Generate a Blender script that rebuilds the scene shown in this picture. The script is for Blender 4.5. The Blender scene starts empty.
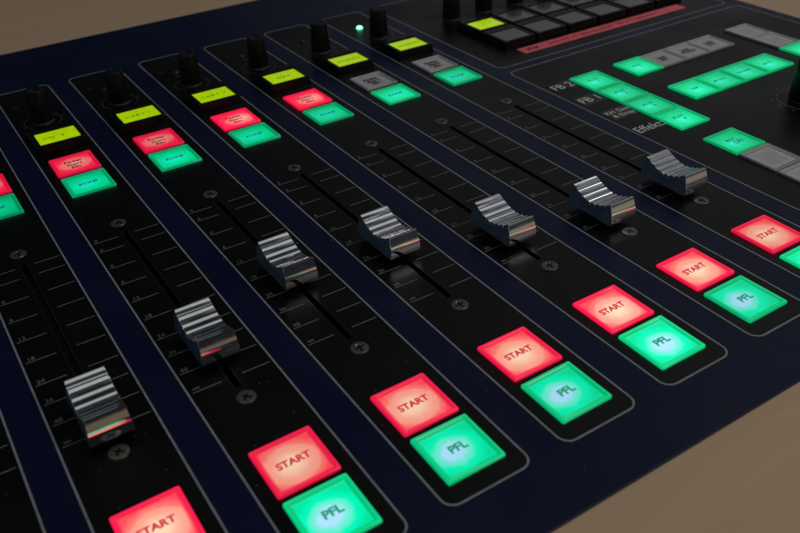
import bpy, bmesh, math, random
from mathutils import Matrix, Vector
random.seed(7)
S = 0.001                      # everything below is measured in millimetres of console surface
scn = bpy.context.scene
COL = scn.collection

# ------------------------------------------------------------------ helpers
def new_mesh_obj(name, bm, mats, parent=None, loc=(0, 0, 0), smooth=None, scale=True):
    if scale:
        bmesh.ops.scale(bm, vec=(S, S, S), verts=bm.verts)
    bmesh.ops.recalc_face_normals(bm, faces=bm.faces)
    me = bpy.data.meshes.new(name)
    bm.to_mesh(me); bm.free()
    if not isinstance(mats, (list, tuple)): mats = [mats]
    for m in mats: me.materials.append(m)
    if smooth is not None:
        me.polygons.foreach_set('use_smooth', [True] * len(me.polygons))
        try: me.set_sharp_from_angle(angle=math.radians(smooth))
        except Exception: pass
    return link(name, me, parent, loc)

def link(name, me, parent=None, loc=(0, 0, 0)):
    o = bpy.data.objects.new(name, me)
    COL.objects.link(o)
    o.location = tuple(c * S for c in loc)
    if parent: o.parent = parent
    return o

def empty(name, label, cat):
    o = bpy.data.objects.new(name, None); COL.objects.link(o)
    o['label'] = label; o['category'] = cat
    return o

def dup(o, loc, parent=None):
    """a copy of a part with copies of its sub-parts"""
    c = o.copy(); COL.objects.link(c)
    c.location = tuple(v * S for v in loc)
    c.parent = parent or o.parent
    for ch in [k for k in bpy.data.objects if k.parent == o]:
        d = ch.copy(); COL.objects.link(d); d.parent = c
    return c

def rrect(x0, y0, x1, y1, r, n=6):
    pts = []
    for cx, cy, a0 in ((x1 - r, y1 - r, 0), (x0 + r, y1 - r, 90), (x0 + r, y0 + r, 180), (x1 - r, y0 + r, 270)):
        for i in range(n + 1):
            a = math.radians(a0 + 90 * i / n)
            pts.append((cx + r * math.cos(a), cy + r * math.sin(a)))
    return pts

def loft(bm, loops, cap_first=True, cap_last=True, mat=0):
    rings = [[bm.verts.new(p) for p in l] for l in loops]
    n = len(rings[0])
    for a, b in zip(rings, rings[1:]):
        for i in range(n):
            f = bm.faces.new((a[i], a[(i + 1) % n], b[(i + 1) % n], b[i])); f.material_index = mat
    if cap_first: bm.faces.new(rings[0][::-1]).material_index = mat
    if cap_last: bm.faces.new(rings[-1]).material_index = mat
    return rings

def box(bm, x0, y0, z0, x1, y1, z1, mat=0):
    loft(bm, [[(x0, y0, z), (x1, y0, z), (x1, y1, z), (x0, y1, z)] for z in (z0, z1)], mat=mat)

def circ(r, z, n=40, cx=0, cy=0):
    return [(cx + r * math.cos(2 * math.pi * i / n), cy + r * math.sin(2 * math.pi * i / n), z) for i in range(n)]

def quad(bm, x0, y0, x1, y1, z):
    bm.faces.new([bm.verts.new(p) for p in ((x0, y0, z), (x1, y0, z), (x1, y1, z), (x0, y1, z))])

TXT = {}
def text_mesh(s, size, bold=0.0, name='lettering', space=1.0, align='CENTER', sx=1.0, line=1.0, font_w=None):
    key = (s, size, bold, space, align, sx, line)
    if key in TXT: return TXT[key]
    cu = bpy.data.curves.new('lettering', 'FONT')
    cu.body = s; cu.size = size; cu.offset = bold; cu.space_character = space; cu.space_line = line
    cu.align_x = align; cu.align_y = 'CENTER'; cu.resolution_u = 4
    ob = bpy.data.objects.new('lettering', cu); COL.objects.link(ob)
    dg = bpy.context.evaluated_depsgraph_get(); dg.update()
    me = bpy.data.meshes.new_from_object(ob.evaluated_get(dg))
    me.transform(Matrix.Diagonal((S * sx, S, S, 1)))
    bpy.data.objects.remove(ob); bpy.data.curves.remove(cu)
    me.materials.clear(); TXT[key] = me
    me.name = 'lettering'
    return me

def add_text(s, size, mat, parent, loc, bold=0.0, name='lettering', rz=0, **k):
    me = text_mesh(s, size, bold, **k)
    if not me.materials: me.materials.append(mat)
    elif me.materials[0] != mat:
        me = me.copy(); me.materials.clear(); me.materials.append(mat)
    o = link(name, me, parent, loc); o.rotation_euler.z = rz
    return o

# ------------------------------------------------------------------ materials
class N:
    def __init__(s, name):
        s.m = bpy.data.materials.new(name); s.m.use_nodes = True
        s.t = s.m.node_tree; s.b = s.t.nodes['Principled BSDF']; s.out = s.t.nodes['Material Output']
    def n(s, ty, **kw):
        x = s.t.nodes.new(ty)
        for k, v in kw.items():
            if k.startswith('_'): setattr(x, k[1:], v)
            else: x.inputs[k].default_value = v
        return x
    def l(s, a, b): s.t.links.new(a, b)
    def ramp(s, fac, stops, interp='LINEAR'):
        r = s.t.nodes.new('ShaderNodeValToRGB'); r.color_ramp.interpolation = interp
        e = r.color_ramp.elements
        while len(e) < len(stops): e.new(0.5)
        for x, (p, c) in zip(e, stops):
            x.position = p; x.color = (c[0], c[1], c[2], 1) if len(c) == 3 else c
        s.l(fac, r.inputs['Fac']); return r.outputs['Color']
    def math(s, op, a, b=None, c=None):
        x = s.t.nodes.new('ShaderNodeMath'); x.operation = op
        for i, v in enumerate((a, b, c)):
            if v is None: continue
            if isinstance(v, (int, float)): x.inputs[i].default_value = v
            else: s.l(v, x.inputs[i])
        return x.outputs[0]
    def set(s, **kw):
        for k, v in kw.items(): s.b.inputs[k.replace('_', ' ')].default_value = v

def g(v): return (v, v, v, 1)

def panel_mat(name, base, rough, dust=1.0, spec=0.5):
    """satin screen-printed foil: fine grain, faint smears and a few dust specks"""
    q = N(name)
    tc = q.n('ShaderNodeTexCoord')
    big = q.n('ShaderNodeTexNoise', Scale=22, Detail=4, Roughness=.6); q.l(tc.outputs['Object'], big.inputs['Vector'])
    fine = q.n('ShaderNodeTexNoise', Scale=2600, Detail=2); q.l(tc.outputs['Object'], fine.inputs['Vector'])
    vor = q.n('ShaderNodeTexVoronoi', Scale=330); q.l(tc.outputs['Object'], vor.inputs['Vector'])
    sep = q.n('ShaderNodeSeparateColor'); q.l(vor.outputs['Color'], sep.inputs[0])
    near = q.math('LESS_THAN', vor.outputs['Distance'], 0.07)
    rare = q.math('GREATER_THAN', sep.outputs[0], 0.88)
    speck = q.math('MULTIPLY', near, rare)
    mix = q.n('ShaderNodeMix', _data_type='RGBA')
    q.l(q.math('MULTIPLY', speck, 0.5 * dust), mix.inputs['Factor'])
    shade = q.n('ShaderNodeMix', _data_type='RGBA'); q.l(big.outputs['Fac'], shade.inputs['Factor'])
    shade.inputs['A'].default_value = tuple(c * .75 for c in base) + (1,)
    shade.inputs['B'].default_value = tuple(c * 1.25 for c in base) + (1,)
    q.l(shade.outputs['Result'], mix.inputs['A']); mix.inputs['B'].default_value = (.22, .22, .23, 1)
    q.l(mix.outputs['Result'], q.b.inputs['Base Color'])
    q.l(q.math('ADD', q.math('MULTIPLY', big.outputs['Fac'], .44), rough - .22), q.b.inputs['Roughness'])
    bmp = q.n('ShaderNodeBump', Strength=.25, Distance=.00004); q.l(fine.outputs['Fac'], bmp.inputs['Height'])
    q.l(bmp.outputs['Normal'], q.b.inputs['Normal'])
    q.set(Specular_IOR_Level=spec)
    return q.m

def flat_mat(name, base, rough=.5, metallic=0, spec=.5, noise=0):
    q = N(name); q.set(Base_Color=(*base, 1), Roughness=rough, Metallic=metallic, Specular_IOR_Level=spec)
    if noise:
        tc = q.n('ShaderNodeTexCoord'); t = q.n('ShaderNodeTexNoise', Scale=noise, Detail=5, Roughness=.6)
        q.l(tc.outputs['Object'], t.inputs['Vector'])
        q.l(q.math('ADD', q.math('MULTIPLY', t.outputs['Fac'], .25), rough - .12), q.b.inputs['Roughness'])
        c = q.ramp(t.outputs['Fac'], [(.3, tuple(v * .8 for v in base)), (.7, tuple(min(1, v * 1.2) for v in base))])
        q.l(c, q.b.inputs['Base Color'])
    return q.m

def lit_mat(name, rim, mid, hot, strength=1.0, off=(0, 0), hot_r=(.0, .45), base=(.05, .05, .05), half=9.6, stretch=1.15):
    """translucent key lit by a lamp below: bright over the lamp, deeper colour out at the moulded rim"""
    q = N(name); tc = q.n('ShaderNodeTexCoord'); sp = q.n('ShaderNodeSeparateXYZ')
    q.l(tc.outputs['Object'], sp.inputs[0])
    info = q.n('ShaderNodeObjectInfo')
    r1 = q.math('SUBTRACT', info.outputs['Random'], .5)
    x = q.math('MULTIPLY', q.math('SUBTRACT', sp.outputs[0], q.math('MULTIPLY_ADD', r1, .0022, off[0] * S)), 1 / (half * S))
    y = q.math('MULTIPLY', q.math('SUBTRACT', sp.outputs[1], q.math('MULTIPLY_ADD', r1, -.0014, off[1] * S)), 1 / (half * S))
    x = q.math('DIVIDE', x, stretch)
    nz = q.n('ShaderNodeTexNoise', Scale=170, Detail=4, Roughness=.6); q.l(tc.outputs['Object'], nz.inputs['Vector'])
    d = q.math('SQRT', q.math('ADD', q.math('MULTIPLY', x, x), q.math('MULTIPLY', y, y)))
    d = q.math('ADD', d, q.math('MULTIPLY', q.math('SUBTRACT', nz.outputs['Fac'], .5), .30))
    inner = q.ramp(d, [(hot_r[0], hot), (hot_r[1], tuple((a * .35 + b * .65) for a, b in zip(hot, mid))), (hot_r[1] + .18, mid), (1.0, tuple(a * .6 + b * .4 for a, b in zip(rim, mid)))], 'EASE')
    ax = q.math('ABSOLUTE', sp.outputs[0]); ay = q.math('ABSOLUTE', sp.outputs[1])
    e = q.math('MULTIPLY', q.math('MAXIMUM', ax, ay), 1 / (half * S))
    edge = q.ramp(e, [(.74, (0, 0, 0)), (.90, (1, 1, 1))])
    rim_shading = q.ramp(e, [(.72, (.96, .96, .96)), (.785, (1.12, 1.12, 1.12)), (.83, (.95, .95, .95)), (.868, (.66, .66, .66)), (.905, (.95, .95, .95)), (.955, (1.05, 1.05, 1.05)), (1.0, (.75, .75, .75))])  # bright bevel line and groove shade painted into the emission
    mx = q.n('ShaderNodeMix', _data_type='RGBA'); q.l(edge, mx.inputs['Factor']); q.l(inner, mx.inputs['A'])
    mx.inputs['B'].default_value = (*rim, 1)
    m2 = q.n('ShaderNodeMix', _data_type='RGBA', _blend_type='MULTIPLY'); m2.inputs['Factor'].default_value = 1
    q.l(mx.outputs['Result'], m2.inputs['A']); q.l(rim_shading, m2.inputs['B'])
    q.l(m2.outputs['Result'], q.b.inputs['Emission Color'])
    q.l(q.math('MULTIPLY', q.math('MULTIPLY_ADD', r1, .34, 1), strength), q.b.inputs['Emission Strength'])
    q.set(Base_Color=tuple(c * .05 for c in rim) + (1,), Roughness=.3, Coat_Weight=.4, Coat_Roughness=.06, Specular_IOR_Level=.15)
    return q.m

M = {}
M['blue'] = panel_mat('navy_foil', (.0028, .0066, .030), .37, .8, .17)
M['black'] = panel_mat('black_foil', (.0016, .0016, .0022), .37, 1.0, .22)
M['slot'] = flat_mat('slot_black', (.006, .009, .012), .35, 0, .35, 400)
M['lip'] = flat_mat('slot_edge', (.018, .024, .030), .3, .3, .5, 300)  # lit edge of the slot put into this lighter grey-blue
M['line'] = flat_mat('printed_line_grey', (.22, .235, .25), .5, noise=300)
M['tick'] = flat_mat('printed_scale_grey', (.165, .165, .175), .5, noise=500)
M['faint'] = flat_mat('printed_faint_grey', (.06, .06, .068), .5)
M['screw'] = flat_mat('zinc_screw', (.13, .125, .11), .42, .8, .5, 900)
M['rubber'] = flat_mat('black_knob_plastic', (.0022, .0022, .0026), .42, 0, .25, 300)
M['collar'] = flat_mat('knob_collar', (.15, .15, .16), .35, .5)
M['casing'] = flat_mat('black_key_casing', (.0012, .0012, .0014), .32, 0, .25, 300)
M['stem'] = flat_mat('fader_stem', (.01, .01, .01), .4)
def ink_mat(name, base, glow):
    q = N(name); q.set(Base_Color=(*base, 1), Roughness=.5, Emission_Color=(*glow, 1), Emission_Strength=1.0)  # key light coming through the letters put in as emission
    return q.m
M['ink_red'] = ink_mat('translucent_ink_on_red', (.1, .001, .006), (.58, .010, .045))
M['ink_green'] = ink_mat('translucent_ink_on_green', (.0, .05, .02), (.0, .30, .14))
M['ink_redd'] = ink_mat('dark_ink_on_red', (.03, .0, .002), (.13, .002, .010))
M['ink_greend'] = ink_mat('dark_ink_on_green', (.0, .015, .01), (.0, .075, .038))
M['ink_dark'] = flat_mat('ink_dark', (.012, .014, .014), .5)
M['ink_lcd'] = flat_mat('lcd_segments', (.045, .085, .0), .5)
M['sticker_black'] = flat_mat('sticker_tape_black', (.0012, .0012, .0012), .2, 0, .15, 200)
M['sticker_grey'] = flat_mat('sticker_tape_grey', (.030, .028, .024), .45, 0, .4, 200)
M['sticker_ink'] = flat_mat('sticker_letters', (.62, .65, .65), .5)
M['pink'] = flat_mat('pink_paper_tape', (.85, .14, .17), .6, 0, .4, 90)
M['ink_pink'] = flat_mat('ink_on_pink', (.16, .015, .02), .6)
M['red'] = lit_mat('key_lit_red', (1.0, .010, .070), (1.0, .17, .15), (1.0, .72, .48), 1.05, (0, -1.0), (.10, .66))
M['redu'] = lit_mat('key_lit_red_dim', (.92, .004, .055), (1.0, .03, .085), (1.0, .42, .32), 1.0, (1.2, .3), (.0, .52), stretch=1.3)
M['green'] = lit_mat('key_lit_green', (.0, .58, .21), (.0, .90, .48), (.42, .76, 1.0), 1.05, (-1.0, -.5), (.24, .46))
M['greenu'] = lit_mat('key_lit_green_konf', (.0, .33, .13), (.0, .66, .27), (.01, .80, .62), 1.0, (-1, -.6), (.0, .34), stretch=1.5)
M['greenb'] = lit_mat('key_lit_green_block', (.0, .40, .14), (.0, .70, .28), (.03, 1.0, .66), 1.0, (-1, -1.2), (.0, .36))
# lime LCD backlight
q = N('lcd_lit_lime'); tc = q.n('ShaderNodeTexCoord')
nz = q.n('ShaderNodeTexNoise', Scale=300, Detail=3); q.l(tc.outputs['Object'], nz.inputs['Vector'])
q.l(q.ramp(nz.outputs['Fac'], [(.3, (.29, .47, .0)), (.7, (.37, .58, .0))]), q.b.inputs['Emission Color'])
q.set(Base_Color=(.05, .07, 0, 1), Roughness=.15, Emission_Strength=1.0); M['lime'] = q.m
# unlit LCD glass
q = N('lcd_dark_glass'); tc = q.n('ShaderNodeTexCoord'); info = q.n('ShaderNodeObjectInfo')
nz = q.n('ShaderNodeTexNoise', Scale=60, Detail=3); q.l(tc.outputs['Object'], nz.inputs['Vector'])
q.l(q.ramp(nz.outputs['Fac'], [(.3, (.055, .048, .036)), (.7, (.095, .092, .078))]), q.b.inputs['Base Color'])
q.set(Roughness=.18, Coat_Weight=.5); M['lcd_off'] = q.m
# unlit clear-grey key
q = N('key_unlit_grey'); tc = q.n('ShaderNodeTexCoord'); sp = q.n('ShaderNodeSeparateXYZ'); q.l(tc.outputs['Object'], sp.inputs[0])
e = q.math('MULTIPLY', q.math('MAXIMUM', q.math('ABSOLUTE', sp.outputs[0]), q.math('ABSOLUTE', sp.outputs[1])), 1 / (9.6 * S))
nz = q.n('ShaderNodeTexNoise', Scale=240, Detail=4, Roughness=.65); q.l(tc.outputs['Object'], nz.inputs['Vector'])
c1 = q.ramp(e, [(.45, (.42, .42, .41)), (.74, (.55, .56, .55)), (.80, (.18, .19, .19)), (.86, (.46, .46, .46)), (1.0, (.25, .25, .25))])  # edge highlights and groove shade painted into the base colour
c2 = q.ramp(nz.outputs['Fac'], [(.3, (.82, .82, .82)), (.7, (1, 1, 1))])
m2 = q.n('ShaderNodeMix', _data_type='RGBA', _blend_type='MULTIPLY'); m2.inputs['Factor'].default_value = 1
q.l(c1, m2.inputs['A']); q.l(c2, m2.inputs['B']); q.l(m2.outputs['Result'], q.b.inputs['Base Color'])
q.set(Roughness=.24, Coat_Weight=.7, Coat_Roughness=.1, Subsurface_Weight=0.0); M['grey'] = q.m
# LED
q = N('led_lit_green'); q.set(Base_Color=(.1, .3, .2, 1), Emission_Color=(.12, 1, .50, 1), Emission_Strength=6.0); M['led'] = q.m
M['led_off'] = flat_mat('led_off', (.002, .002, .002), .4)
# chrome
q = N('chrome_plated_plastic'); tc = q.n('ShaderNodeTexCoord')
nz = q.n('ShaderNodeTexNoise', Scale=180, Detail=3, Roughness=.5); q.l(tc.outputs['Object'], nz.inputs['Vector'])
q.l(q.ramp(nz.outputs['Fac'], [(.35, (.045, .045, .045)), (.75, (.09, .09, .09))]), q.b.inputs['Roughness'])
q.l(q.ramp(nz.outputs['Fac'], [(.3, (.64, .66, .69)), (.6, (.76, .78, .80))]), q.b.inputs['Base Color'])
q.set(Metallic=.98); M['chrome'] = q.m
M['chrome_side'] = flat_mat('cap_side_reflection', (.17, .235, .31), .24, .6, .5, 90)  # bluish reflection on the cap sides put into their colour
# wood laminate
q = N('beech_laminate'); tc = q.n('ShaderNodeTexCoord')
mp = q.n('ShaderNodeMapping'); mp.inputs['Scale'].default_value = (2.2, 26, 10); q.l(tc.outputs['Object'], mp.inputs['Vector'])
nz = q.n('ShaderNodeTexNoise', Scale=5, Detail=7, Roughness=.62, Distortion=.7); q.l(mp.outputs[0], nz.inputs['Vector'])
mp2 = q.n('ShaderNodeMapping'); mp2.inputs['Scale'].default_value = (14, 230, 60); q.l(tc.outputs['Object'], mp2.inputs['Vector'])
n2 = q.n('ShaderNodeTexNoise', Scale=6, Detail=4, Roughness=.5); q.l(mp2.outputs[0], n2.inputs['Vector'])
a = q.math('ADD', q.math('MULTIPLY', nz.outputs['Fac'], .75), q.math('MULTIPLY', n2.outputs['Fac'], .25))
q.l(q.ramp(a, [(.30, (.465, .325, .202)), (.5, (.500, .352, .222)), (.72, (.525, .375, .240))]), q.b.inputs['Base Color'])
bmp = q.n('ShaderNodeBump', Strength=.2, Distance=.0002); q.l(n2.outputs['Fac'], bmp.inputs['Height']); q.l(bmp.outputs['Normal'], q.b.inputs['Normal'])
q.set(Roughness=.5, Specular_IOR_Level=.3); M['wood'] = q.m
M['wood_edge'] = flat_mat('desk_cutout_edge', (.30, .2, .12), .6, noise=60)

# ------------------------------------------------------------------ layout numbers (mm)
CH = [-157.4, -118.6, -79.4, -39.7, 0.1, 40.3, 80.2, 120.0]     # fader strip centres
HW = 14.5
V0, V1 = -69.6, 297.0
EX0, EX1, EY0, EY1 = -186, 338.3, -89.0, 363.0                  # console face
SLOT = (5.5, 118.0, 1.35)

# ------------------------------------------------------------------ desk
desk = empty('studio_desk', 'pale wooden desk top with the mixing console set flush into it', 'desk')
bm = bmesh.new()
def ring_z(z, ox0, oy0, ox1, oy1): return [(ox0, oy0, z), (ox1, oy0, z), (ox1, oy1, z), (ox0, oy1, z)]
D = (-620, -400, 900, 820)
inner = (EX0 + 2, EY0 + 2, EX1 - 2, EY1 - 2)
loft(bm, [ring_z(-25, *inner), ring_z(-.9, *inner), ring_z(-.9, D[0], D[1], D[2], D[3]), ring_z(-25, D[0], D[1], D[2], D[3]), ring_z(-25, *inner)], False, False)
bmesh.ops.remove_doubles(bm, verts=bm.verts, dist=1e-4)
new_mesh_obj('tabletop', bm, M['wood'], desk)

# ------------------------------------------------------------------ console
con = empty('mixing_console', 'dark blue broadcast mixing console with lit red and green buttons and chrome faders', 'mixing console')

# navy face plate with real openings for the fader slots
bm = bmesh.new()
loft(bm, [[(x, y, z) for x, y in rrect(EX0 + i, EY0 + i, EX1 - i, EY1 - i, 1.2, 3)] for z, i in ((-22, 3), (-2.2, 3), (-2.2, 0), (-.3, 0), (0, .3))])
plate = new_mesh_obj('face_plate', bm, M['blue'], con)
bm = bmesh.new()
for c in CH: box(bm, c - SLOT[2] - .05, SLOT[0] - .05, -9, c + SLOT[2] + .05, SLOT[1] + .05, 3)
cut = new_mesh_obj('cutter', bm, M['slot'])
md = plate.modifiers.new('b', 'BOOLEAN'); md.operation = 'DIFFERENCE'; md.object = cut; md.solver = 'EXACT'
dg = bpy.context.evaluated_depsgraph_get(); dg.update()
me = bpy.data.meshes.new_from_object(plate.evaluated_get(dg)); plate.modifiers.clear(); plate.data = me
bpy.data.objects.remove(cut)
if not me.materials: me.materials.append(M['blue'])

# module joints: hairline gaps between console modules
bm = bmesh.new()
box(bm, -20.1, V1 + 3, -.2, -19.8, EY1 - .6, .03)

new_mesh_obj('module_joint', bm, flat_mat('joint_navy', (.012, .016, .035), .5), con)  # joint drawn in a paler navy than the plate

def outline(parent, x0, y0, x1, y1, r, w=.62, z=.10):
    bm = bmesh.new()
    a = rrect(x0, y0, x1, y1, r); b = rrect(x0 + w, y0 + w, x1 - w, y1 - w, max(r - w, .3))
    loft(bm, [[(x, y, .02) for x, y in a], [(x, y, z) for x, y in a], [(x, y, z) for x, y in b], [(x, y, .02) for x, y in b]], False, False)
    return new_mesh_obj('border_line', bm, M['line'], parent)

TICKS = [114.3, 106.6, 93.4, 80.8, 68.0, 55.4, 42.3, 31.8, 21.3, 10.9]
NUMS = ['9', '6', '0', '6', '12', '18', '24', '36', '48', '\u221e']

def strip(name='fader_strip'):
    bm = bmesh.new(); z = .05
    out = rrect(-HW, V0, HW, V1, 4.2)
    def P(l): return [bm.verts.new((x, y, z)) for x, y in l]
    w = SLOT[2]
    left = [p for p in out if p[0] < 0]           # ccw: top-left corner then bottom-left
    right = [p for p in out if p[0] > 0]
    tr = [p for p in right if p[1] > 0]; br = [p for p in right if p[1] < 0]
    # left half, right half, bridging above and below the slot
    bm.faces.new(P([(-w, V1)] + left + [(-w, V0)]))
    bm.faces.new(P([(w, V0)] + br + tr + [(w, V1)]))
    bm.faces.new(P([(-w, V0), (w, V0), (w, SLOT[0]), (-w, SLOT[0])]))
    bm.faces.new(P([(-w, SLOT[1]), (w, SLOT[1]), (w, V1), (-w, V1)]))
    bmesh.ops.remove_doubles(bm, verts=bm.verts, dist=1e-5)
    s = new_mesh_obj(name, bm, M['black'], con)
    # slot liner
    bm = bmesh.new(); d = -5.5
    for x0, x1 in ((-w, -w + .12), (w - .12, w)): box(bm, x0, SLOT[0], d, x1, SLOT[1], .04)
    box(bm, -w, SLOT[0], d - .3, w, SLOT[1], d)
    for x0, x1 in ((-w - .05, -w + .16), (w - .16, w + .05)): box(bm, x0, SLOT[0], -.5, x1, SLOT[1], .09, 1)
    for y0, y1 in ((SLOT[0], SLOT[0] + .12), (SLOT[1] - .12, SLOT[1])): box(bm, -w, y0, d, w, y1, .04)
    new_mesh_obj('fader_slot', bm, [M['slot'], M['lip']], s)
    outline(s, -HW, V0, HW, V1, 4.2)
    bm = bmesh.new()
    for v in TICKS:
        quad(bm, -12.9, v - .17, -3.3, v + .17, .075); quad(bm, 3.5, v - .17, 13.1, v + .17, .075)
    new_mesh_obj('scale_ticks', bm, M['tick'], s)
    for v, t in zip(TICKS, NUMS):
        add_text(t, 2.6, M['tick'], s, (-12.3, v + 1.55, .075), name='scale_number', align='LEFT', bold=.0)
    # printed ring round the rotary knob, with marks
    bm = bmesh.new()
    loft(bm, [circ(9.2, .06, 56, 0, 247), circ(9.2, .085, 56, 0, 247), circ(8.85, .085, 56, 0, 247), circ(8.85, .06, 56, 0, 247)], False, False)
    for k in range(11):
        a = math.radians(225 - 27 * k); c, sn = math.cos(a), math.sin(a)
        for rr in (9.9, 10.5):
            pass
        vs = [(9.7, -.13), (10.9, -.13), (10.9, .13), (9.7, .13)]
        bm.faces.new([bm.verts.new((r * c - t * sn, 247 + r * sn + t * c, .075)) for r, t in vs])
    new_mesh_obj('knob_scale', bm, M['faint'], s)
    add_text('SIG', 2.3, M['faint'], s, (-9.5, 273.5, .075), align='LEFT')
    add_text('GAIN', 2.6, M['faint'], s, (-3.8, 262.2, .075), align='LEFT')
    return s

strips = []
proto = strip()
for i, c in enumerate(CH):
    if i == 0: proto.location.x = c * S; s_ = proto
    else: s_ = dup(proto, (c, 0, 0), con)
    strips.append(s_)

# --- screws
bm = bmesh.new()
loft(bm, [circ(3.15, -.04), circ(3.15, .10), circ(2.95, .34), circ(2.6, .40)])
scr = new_mesh_obj('screw', bm, M['screw'], con, smooth=40)
bm = bmesh.new()
for a in (0, math.pi / 2):
    ca, sa = math.cos(a), math.sin(a)
    loft(bm, [[(x * ca - y * sa, x * sa + y * ca, z) for x, y in ((-k, -.40), (k, -.40), (k, .40), (-k, .40))] for z, k in ((-.9, .7), (.45, 1.9))])
cut = new_mesh_obj('cutter', bm, M['screw'])
md = scr.modifiers.new('b', 'BOOLEAN'); md.operation = 'DIFFERENCE'; md.object = cut; md.solver = 'EXACT'
try: md.use_self = True
except Exception: pass
dg = bpy.context.evaluated_depsgraph_get(); dg.update()
me = bpy.data.meshes.new_from_object(scr.evaluated_get(dg)); scr.modifiers.clear(); scr.data = me
bpy.data.objects.remove(cut)
first = True
for c in CH:
    for v in (0.0, 124.6):
        o = scr if first else dup(scr, (c, v, 0), con)
        o.location = (c * S, v * S, .05 * S); o.rotation_euler.z = random.uniform(0, 1.5); first = False

# --- keys
def key_mesh(mat, half=9.6, h=1.0):
    bm = bmesh.new()
    L = [(half, -.1, .6), (half, .60, .6), (half - .10, .85, .55), (half - .3, .98, .5), (half - .62, 1.02, .5), (half - .85, .95, .6),
         (half - 1.02, .78, .7), (half - 1.30, .48, .9), (half - 1.8, .36, 1.1), (half - 2.4, .30, 1.4), (half - 3.6, .26, 1.8), (half - 5.4, .25, 1.9)]
    loft(bm, [[(x, y, z) for x, y in rrect(-r, -r, r, r, cr, 4)] for r, z, cr in L])
    bmesh.ops.scale(bm, vec=(S, S, S), verts=bm.verts); bmesh.ops.recalc_face_normals(bm, faces=bm.faces)
    me = bpy.data.meshes.new('button'); bm.to_mesh(me); bm.free(); me.materials.append(mat)
    me.polygons.foreach_set('use_smooth', [True] * len(me.polygons))
    me.set_sharp_from_angle(angle=math.radians(50))
    return me
KM = {k: key_mesh(M[k]) for k in ('red', 'redu', 'green', 'greenu', 'greenb', 'grey')}

def key(kind, u, v, txt=None, size=3.0, ink=None, bold=.0, label=None, line=1.0, sx=1.0, off=(0, 0), space=1.0):
    o = link('button', KM[kind], con, (u + random.uniform(-.08, .08), v + random.uniform(-.08, .08), .06 + random.uniform(0, .12)))
    o.rotation_euler = (math.radians(random.uniform(-.5, .5)), math.radians(random.uniform(-.5, .5)), math.radians(random.uniform(-.35, .35)))
    if label: o['label'] = label
    if txt: add_text(txt, size, M[ink], o, (off[0], off[1], .40), bold=bold, line=line, sx=sx, space=space)
    return o

LIT = [1, 1, 1, 1, 1, 1, 0, 0]
ORD = ['leftmost', 'second', 'third', 'fourth', 'fifth', 'sixth', 'seventh', 'rightmost']
for i, c in enumerate(CH):
    key('red', c, -31.8, 'START', 3.5, 'ink_red', .14, 'red lit START button', space=1.0, off=(-.1, .2))
    key('green', c, -53.4, 'PFL', 3.9, 'ink_green', .17, 'green lit PFL button', off=(.3, .2))
    key('redu' if LIT[i] else 'grey', c - .1, 188.0, 'Fader\nStart\nEin', 3.3, 'ink_redd' if LIT[i] else 'ink_dark', .10, 'red lit fader start button' if LIT[i] else 'unlit grey fader start button', line=.95, sx=1.1)
    key('greenu', c, 166.0, 'KONF', 3.1, 'ink_greend', .08, 'green lit KONF button')

# --- LCD keys
def lcd(u, v, lit, txt=None, label=None):
    o = LP if False else None
def lcd_casing():
    bm = bmesh.new(); H = 11.9
    L = [(H, -.1, 1.0), (H, 1.0, 1.0), (H - .55, 4.3, 1.2), (H - .95, 4.7, 1.2)]
    loops = [[(x, y, z) for x, y in rrect(-r, -r, r, r, cr, 4)] for r, z, cr in L]
    loops.append([(x, y, 4.7) for x, y in rrect(-9.5, -11 + .75, 9.5, 6.2, .5, 4)])
    loops.append([(x, y, 4.0) for x, y in rrect(-9.4, -10.15, 9.4, 6.1, .45, 4)])
    loft(bm, loops)
    return new_mesh_obj('display_key', bm, M['casing'], con, smooth=35)
LC = lcd_casing()
def win_mesh(mat, y0, y1, name='display_window'):
    bm = bmesh.new()
    loft(bm, [[(x, y, z) for x, y in rrect(-9.3, y0, 9.3, y1, .3, 2)] for z in (4.02, 4.32)])
    return new_mesh_obj(name, bm, mat, LC)
W_on = win_mesh(M['lime'], -10.0, 4.1); W_off = win_mesh(M['lcd_off'], -10.0, 6.0)
w_on_me, w_off_me = W_on.data, W_off.data
bpy.data.objects.remove(W_on); bpy.data.objects.remove(W_off)
lc_me = LC.data; bpy.data.objects.remove(LC)
def lcd(u, v, lit, txt=None, size=3.6, align='LEFT', tx=-7.2):
    o = link('display_key', lc_me, con, (u, v, .06))
    o['label'] = 'display key lit lime green' if lit else 'dark unlit display key'
    link('display_window', w_on_me if lit else w_off_me, o)
    if txt: add_text(txt, size, M['ink_lcd'], o, (tx, -3.4, 4.345), align=align, space=1.15)
    return o
LT = ['CD 1', 'CD 1', 'CD  2', 'CART 1', 'CART 2', 'DAT', 'STUDIO', 'STUDIO']
for i, c in enumerate(CH): lcd(c, 217.6, True, LT[i], tx=-7.0 if i != 5 else -4)
GX, GP = 176.2, 24.4
for r in range(2):
    for k in range(6):
        lcd(GX + GP * k, 217.4 - 24.4 * r, (r, k) in ((0, 0), (0, 4), (1, 5)))

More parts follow.
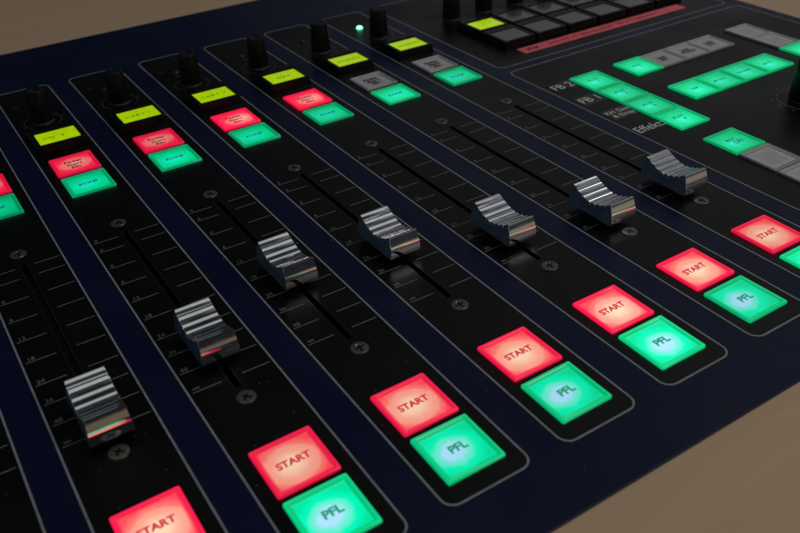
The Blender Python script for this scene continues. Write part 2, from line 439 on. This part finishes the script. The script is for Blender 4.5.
# --- rotary knobs
def knob_mesh(r0, r1, h, name='knob', zc=.9, parent=None):
    bm = bmesh.new(); n = 48
    def fl(r, z, a): return [((r + a * math.cos(i * math.pi)) * math.cos(2 * math.pi * i / n), (r + a * math.cos(i * math.pi)) * math.sin(2 * math.pi * i / n), z) for i in range(n)]
    loft(bm, [circ(r0 * .9, zc, n), fl(r0, zc, .08), fl(r0 - .1, zc + 1, .1), fl((r0 + r1) / 2, h * .55, .1), fl(r1, h - 1.2, .1), circ(r1 - .3, h - .35, n), circ(r1 - .9, h, n), circ(r1 - 1.6, h - .1, n), circ(.5, h - .35, n)])
    k = new_mesh_obj(name, bm, M['rubber'], con, smooth=40)
    bm = bmesh.new()
    loft(bm, [circ(r0 * .97, -.05, 40), circ(r0 * .97, .55, 40), circ(r0 * .90, .95, 40)])
    new_mesh_obj('collar', bm, M['collar'], k, smooth=40)
    bm = bmesh.new(); box(bm, -.25, 1.2, h - .3, .25, r1 - 1.1, h + .04)
    new_mesh_obj('pointer_mark', bm, M['faint'], k)
    return k
kn = knob_mesh(5.6, 4.7, 17.2)
spots = [(c, 247.0) for c in CH] + [(173.6 + 25.6 * k, 246.5) for k in range(6)]
for i, (x, y) in enumerate(spots):
    o = kn if i == 0 else dup(kn, (x, y, .06), con)
    o.location = (x * S, y * S, .06 * S); o.rotation_euler.z = random.uniform(-1, 2.2)

# --- status LEDs
for i, c in enumerate(CH):
    lit = i == 7
    bm = bmesh.new(); loft(bm, [circ(1.9, 0, 24), circ(1.85, .4, 24), circ(1.4, 1.0, 24), circ(.5, 1.3, 24)])
    o = new_mesh_obj('indicator_light', bm, M['led'] if lit else M['led_off'], con, (c - 1.4, 267.6, .05), smooth=60)
    if lit: o['label'] = 'small lit green indicator light'

# --- fader caps
def fader_cap():
    bm = bmesh.new(); prof = []
    zt = lambda v: 7.5 + 3.7 * (abs(v) / 10) ** 1.75 * (1.0 if v > 0 else .93)
    nr = 8; p = 20 / nr
    for k in range(nr):
        a = 10 - k * p; b = a - p
        za, zb = zt(a), zt(b); n = 6
        if k: prof.append((a - .06, za - .55))
        for j in range(n + 1):
            t = j / n; v = a - .20 - (p - .42) * t
            prof.append((v, za + (zb - za) * (.08 + .84 * t) + .10 + .17 * (1 - (2 * t - 1) ** 2)))
        if k < nr - 1: prof.append((b + .10, zb - .55))
    near = [(-10.30, 10.98), (-10.42, 10.80)]
    z, v = 10.80, -10.42
    al = lambda z: 19.9 - (10.8 - z) * .6 if z > 8.0 else (18.1 - (8.0 - z) * 2.4 if z > 6.5 else (14.5 - (6.5 - z) * 24 if z > 6.0 else 2.5 - (6.0 - z) * 5))
    while z > 2.7:
        v -= math.tan(math.radians(al(z))) * .2; z -= .2; near.append((v, z))
    far = [(-v, z) for v, z in near][::-1]
    poly = prof + near + far + [(10.3, 11.25)]
    rings = []
    for sd, ins in ((-1, 0), (-1, .18), (1, .18), (1, 0)):
        rings.append([((sd * (5.95 + (11 - z) * .08 - ins)), v * (1 if ins else .987), z - (0 if ins else .12 if z > 5 else -.1)) for v, z in poly])
    loft(bm, rings)
    box(bm, -6.55, -.16, 2.8, 6.55, .16, 6.9)
    bm.normal_update()
    bmesh.ops.recalc_face_normals(bm, faces=bm.faces)
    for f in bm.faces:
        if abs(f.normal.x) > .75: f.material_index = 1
    cap = new_mesh_obj('fader_cap', bm, [M['chrome'], M['chrome_side']], con, smooth=19)
    bm = bmesh.new(); box(bm, -.6, -5, -5, .6, 5, 2.5)
    new_mesh_obj('fader_stem', bm, M['stem'], cap)
    return cap
FV = [60, 15.0, 29.5, 51.0, 45.3, 27.2, 15.7, 15.2]
cap = fader_cap()
for i, (c, v) in enumerate(zip(CH, FV)):
    o = cap if i == 0 else dup(cap, (c, v, 0), con)
    o.location = (c * S, v * S, 0)

# ------------------------------------------------------------------ right-hand control blocks
def block(x0, y0, x1, y1, r=4.5):
    bm = bmesh.new()
    bm.faces.new([bm.verts.new((x, y, .05)) for x, y in rrect(x0, y0, x1, y1, r)])
    s = new_mesh_obj('control_section', bm, M['black'], con)
    outline(s, x0, y0, x1, y1, r)
    return s
blkA = block(144.3, 160.3, 328.5, 297)
blkB = block(144.3, -30, 330, 154)

def ring(parent, cx, cy, r, marks=True):
    bm = bmesh.new()
    loft(bm, [circ(r, .06, 64, cx, cy), circ(r, .085, 64, cx, cy), circ(r - .35, .085, 64, cx, cy), circ(r - .35, .06, 64, cx, cy)], False, False)
    if marks:
        for k in range(11):
            a = math.radians(225 - 27 * k)
            if r > 12:
                x, y = cx + (r + 2.6) * math.cos(a), cy + (r + 2.6) * math.sin(a)
                bm.faces.new([bm.verts.new((px, py, .08)) for px, py, _ in circ(.55, 0, 12, x, y)])
    return new_mesh_obj('knob_scale', bm, M['faint' if r < 12 else 'tick'], parent)
for k in range(6): ring(blkA, 173.6 + 25.6 * k, 246.5, 9.0)
ring(blkB, 237.0, 37.6, 13.0)
big = knob_mesh(8.6, 7.6, 21, 'large_knob'); big.location = (238.2 * S, 37.0 * S, .06 * S)

P = 19.35
for k in range(4): key('greenb', 172.8, 116.5 - P * k, 'AUX\n   %d' % (k + 1) , 3.4, 'ink_greend', .04, 'green lit AUX button', line=.95)
for k in range(4):
    key('greenb' if k == 0 else 'grey', 205.2 + 18.9 * k, 117.2, 'AUX\n   5' if k == 0 else ['', 'LINE\nMIC', 'LINE\nSTUDIO', 'LINE\nEXT'][k], 3.0, 'ink_greend' if k == 0 else 'ink_dark', .05,
        'green lit button' if k == 0 else 'unlit grey button', line=.9)
for k, t in enumerate(('DIM', 'MONO', 'PHONES', 'MUTE')):
    key('greenb', 205.2 + 18.9 * k, 78.4, t, 2.7, 'ink_greend', .05, 'green lit button')
for k in range(4):
    key('greenb' if k >= 2 else 'grey', 294.2, 117.2 - 19.2 * k, None, label='green lit button' if k >= 2 else 'unlit grey button')
key('greenb', 172.6, 27.2, 'REC\n   OFF', 3.4, 'ink_greend', .05, 'green lit REC OFF button', line=.9)
key('grey', 172.6, 7.4, None, label='unlit grey button'); key('grey', 172.6, -12.4, 'ON', 3.4, 'ink_dark', .03, label='unlit grey button')

# label stickers
def sticker(u0, v0, u1, v1, mat, lines, size, label, z=.16, ink='sticker_ink', dx=0.6, rz=0, sx=1.0, bold=.02, line=.95, split=None):
    cx, cy = (u0 + u1) / 2, (v0 + v1) / 2; a, b = (u1 - u0) / 2, (v1 - v0) / 2
    bm = bmesh.new()
    if split:
        box(bm, -a, -b, 0, split[0] - cx, b, .08); bm2 = None
        s = new_mesh_obj('label_sticker', bm, mat, con, (cx, cy, z - .1)); s.rotation_euler.z = rz
        bm = bmesh.new(); box(bm, split[0] - cx, -b + .3, 0, a, b + .4, .06)
        new_mesh_obj('tape_strip', bm, split[1], s)
    else:
        box(bm, -a, -b, 0, a, b, .08)
        s = new_mesh_obj('label_sticker', bm, mat, con, (cx, cy, z - .1)); s.rotation_euler.z = rz
    s['label'] = label
    add_text(lines, size, M[ink], s, (-a + dx, 0, .1), bold=bold, align='LEFT', line=line, sx=sx)
    return s
sticker(147.6, 116.6, 165.5, 126.8, M['sticker_black'], 'FB 2', 8.2, 'black sticker reading FB 2', split=(156.5, M['sticker_grey']), sx=.92)
sticker(147.6, 95.8, 165.5, 106.2, M['sticker_grey'], 'FB 1', 8.2, 'dark grey sticker reading FB 1', sx=.92)
sticker(147.2, 75.0, 165.6, 86.2, M['sticker_grey'], 'KH Gast\n & Einsp', 4.6, 'dark grey sticker reading KH Gast & Einsp', bold=.02, sx=.95)
sticker(145.0, 55.0, 166.0, 66.4, M['sticker_black'], 'Effekt:', 8.2, 'black sticker reading Effekt', dx=.8, sx=.86)
sticker(170.8, 170.0, 301.5, 178.4, M['pink'], 'MEM 1   bitte NICHT \u00fcberschreiben   NICHT ver\u00e4ndern !', 5.2, 'long pink tape with dark handwriting', ink='ink_pink', dx=4, bold=.06, sx=.86)

# ------------------------------------------------------------------ light: a dim room, brighter towards the right and behind
w = bpy.data.worlds.new('World'); scn.world = w; w.use_nodes = True
nt = w.node_tree; bg = nt.nodes['Background']
tc = nt.nodes.new('ShaderNodeTexCoord')
sx = nt.nodes.new('ShaderNodeSeparateXYZ'); nt.links.new(tc.outputs['Generated'], sx.inputs[0])
def wramp(sock, stops):
    rp = nt.nodes.new('ShaderNodeValToRGB'); nt.links.new(sock, rp.inputs['Fac']); rp.color_ramp.interpolation = 'EASE'
    e = rp.color_ramp.elements
    while len(e) < len(stops): e.new(.5)
    for x, (p, c) in zip(e, stops): x.position = p; x.color = (*c, 1)
    return rp.outputs['Color']
up = wramp(sx.outputs[2], [(.60, (.012, .014, .018)), (.76, (.06, .064, .066)), (.84, (.32, .33, .325)), (1.0, (.38, .385, .37))])
side = wramp(sx.outputs[0], [(.25, (0, 0, 0)), (.62, (.15, .148, .155)), (.95, (.20, .195, .21))])
ad = nt.nodes.new('ShaderNodeMix'); ad.data_type = 'RGBA'; ad.blend_type = 'ADD'; ad.inputs['Factor'].default_value = 1
neg = nt.nodes.new('ShaderNodeMath'); neg.operation = 'MULTIPLY'; neg.inputs[1].default_value = -1; nt.links.new(sx.outputs[0], neg.inputs[0])
a2 = nt.nodes.new('ShaderNodeMix'); a2.data_type = 'RGBA'; a2.blend_type = 'ADD'; a2.inputs['Factor'].default_value = 1
nt.links.new(wramp(neg.outputs[0], [(.25, (0, 0, 0)), (.7, (.07, .105, .145))]), a2.inputs['B'])  # bluish glow added at the left to tint the cap sides
# bright and dark bands added to the unseen ceiling to stripe the chrome
wv = nt.nodes.new('ShaderNodeMath'); wv.operation = 'DIVIDE'; nt.links.new(sx.outputs[1], wv.inputs[0]); nt.links.new(sx.outputs[2], wv.inputs[1])
w2 = nt.nodes.new('ShaderNodeMath'); w2.operation = 'MULTIPLY'; w2.inputs[1].default_value = 6.0; nt.links.new(wv.outputs[0], w2.inputs[0])
w3 = nt.nodes.new('ShaderNodeMath'); w3.operation = 'SINE'; nt.links.new(w2.outputs[0], w3.inputs[0])
w4 = nt.nodes.new('ShaderNodeMath'); w4.operation = 'MULTIPLY_ADD'; w4.inputs[1].default_value = .5; w4.inputs[2].default_value = .5; nt.links.new(w3.outputs[0], w4.inputs[0])
mm = nt.nodes.new('ShaderNodeMix'); mm.data_type = 'RGBA'; mm.blend_type = 'MULTIPLY'; mm.inputs['Factor'].default_value = 1
nt.links.new(up, mm.inputs['A']); nt.links.new(wramp(w4.outputs[0], [(.25, (.08, .08, .08)), (.45, (1.2, 1.2, 1.2))]), mm.inputs['B'])
nt.links.new(mm.outputs['Result'], ad.inputs['A']); ms = nt.nodes.new('ShaderNodeMix'); ms.data_type = 'RGBA'; ms.blend_type = 'MULTIPLY'; ms.inputs['Factor'].default_value = 1
nt.links.new(side, ms.inputs['A']); nt.links.new(wramp(sx.outputs[2], [(.06, (.12, .12, .12)), (.24, (1, 1, 1))]), ms.inputs['B'])
nt.links.new(ms.outputs['Result'], ad.inputs['B'])
nt.links.new(ad.outputs['Result'], a2.inputs['A']); nt.links.new(a2.outputs['Result'], bg.inputs['Color']); bg.inputs['Strength'].default_value = 1.0

def area(name, loc, tgt, size, sy, power, col):
    l = bpy.data.lights.new(name, 'AREA'); l.shape = 'RECTANGLE'; l.size = size * S; l.size_y = sy * S
    l.energy = power; l.color = col
    o = bpy.data.objects.new(name, l); COL.objects.link(o)
    o.location = Vector(loc) * S
    o.rotation_euler = (Vector(tgt) * S - Vector(loc) * S).to_track_quat('-Z', 'Y').to_euler()
    return o
area('front_fill_lamp', (700, -950, 950), (100, 0, 0), 500, 350, 5.4, (1, .92, .81))  # unseen lamp added at front right, clear of the cap reflections
area('cap_glint_lamp', (1045, 411, 1090), (80, 15, 9), 200, 70, .12, (1, .98, .95))  # unseen lamp added for the glint on one fader cap

# ------------------------------------------------------------------ camera
cam = bpy.data.cameras.new('Camera'); co = bpy.data.objects.new('Camera', cam); COL.objects.link(co)
cam.lens = 38.5343
co.matrix_world = Matrix(((0.839601, 0.329933, -0.431527, -138.94435 * S), (-0.542035, 0.456772, -0.705377, -189.29625 * S), (-0.035618, 0.826138, 0.562341, 176.15935 * S), (0, 0, 0, 1)))
scn.camera = co
cam.sensor_width = 36; cam.clip_start = .01; cam.clip_end = 20
cam.dof.use_dof = True; cam.dof.focus_distance = .335; cam.dof.aperture_fstop = 19
scn.view_settings.view_transform = 'Standard'; scn.view_settings.look = 'None'; scn.view_settings.exposure = 0
scn.cycles.use_denoising = True
scn.cycles.max_bounces = 6
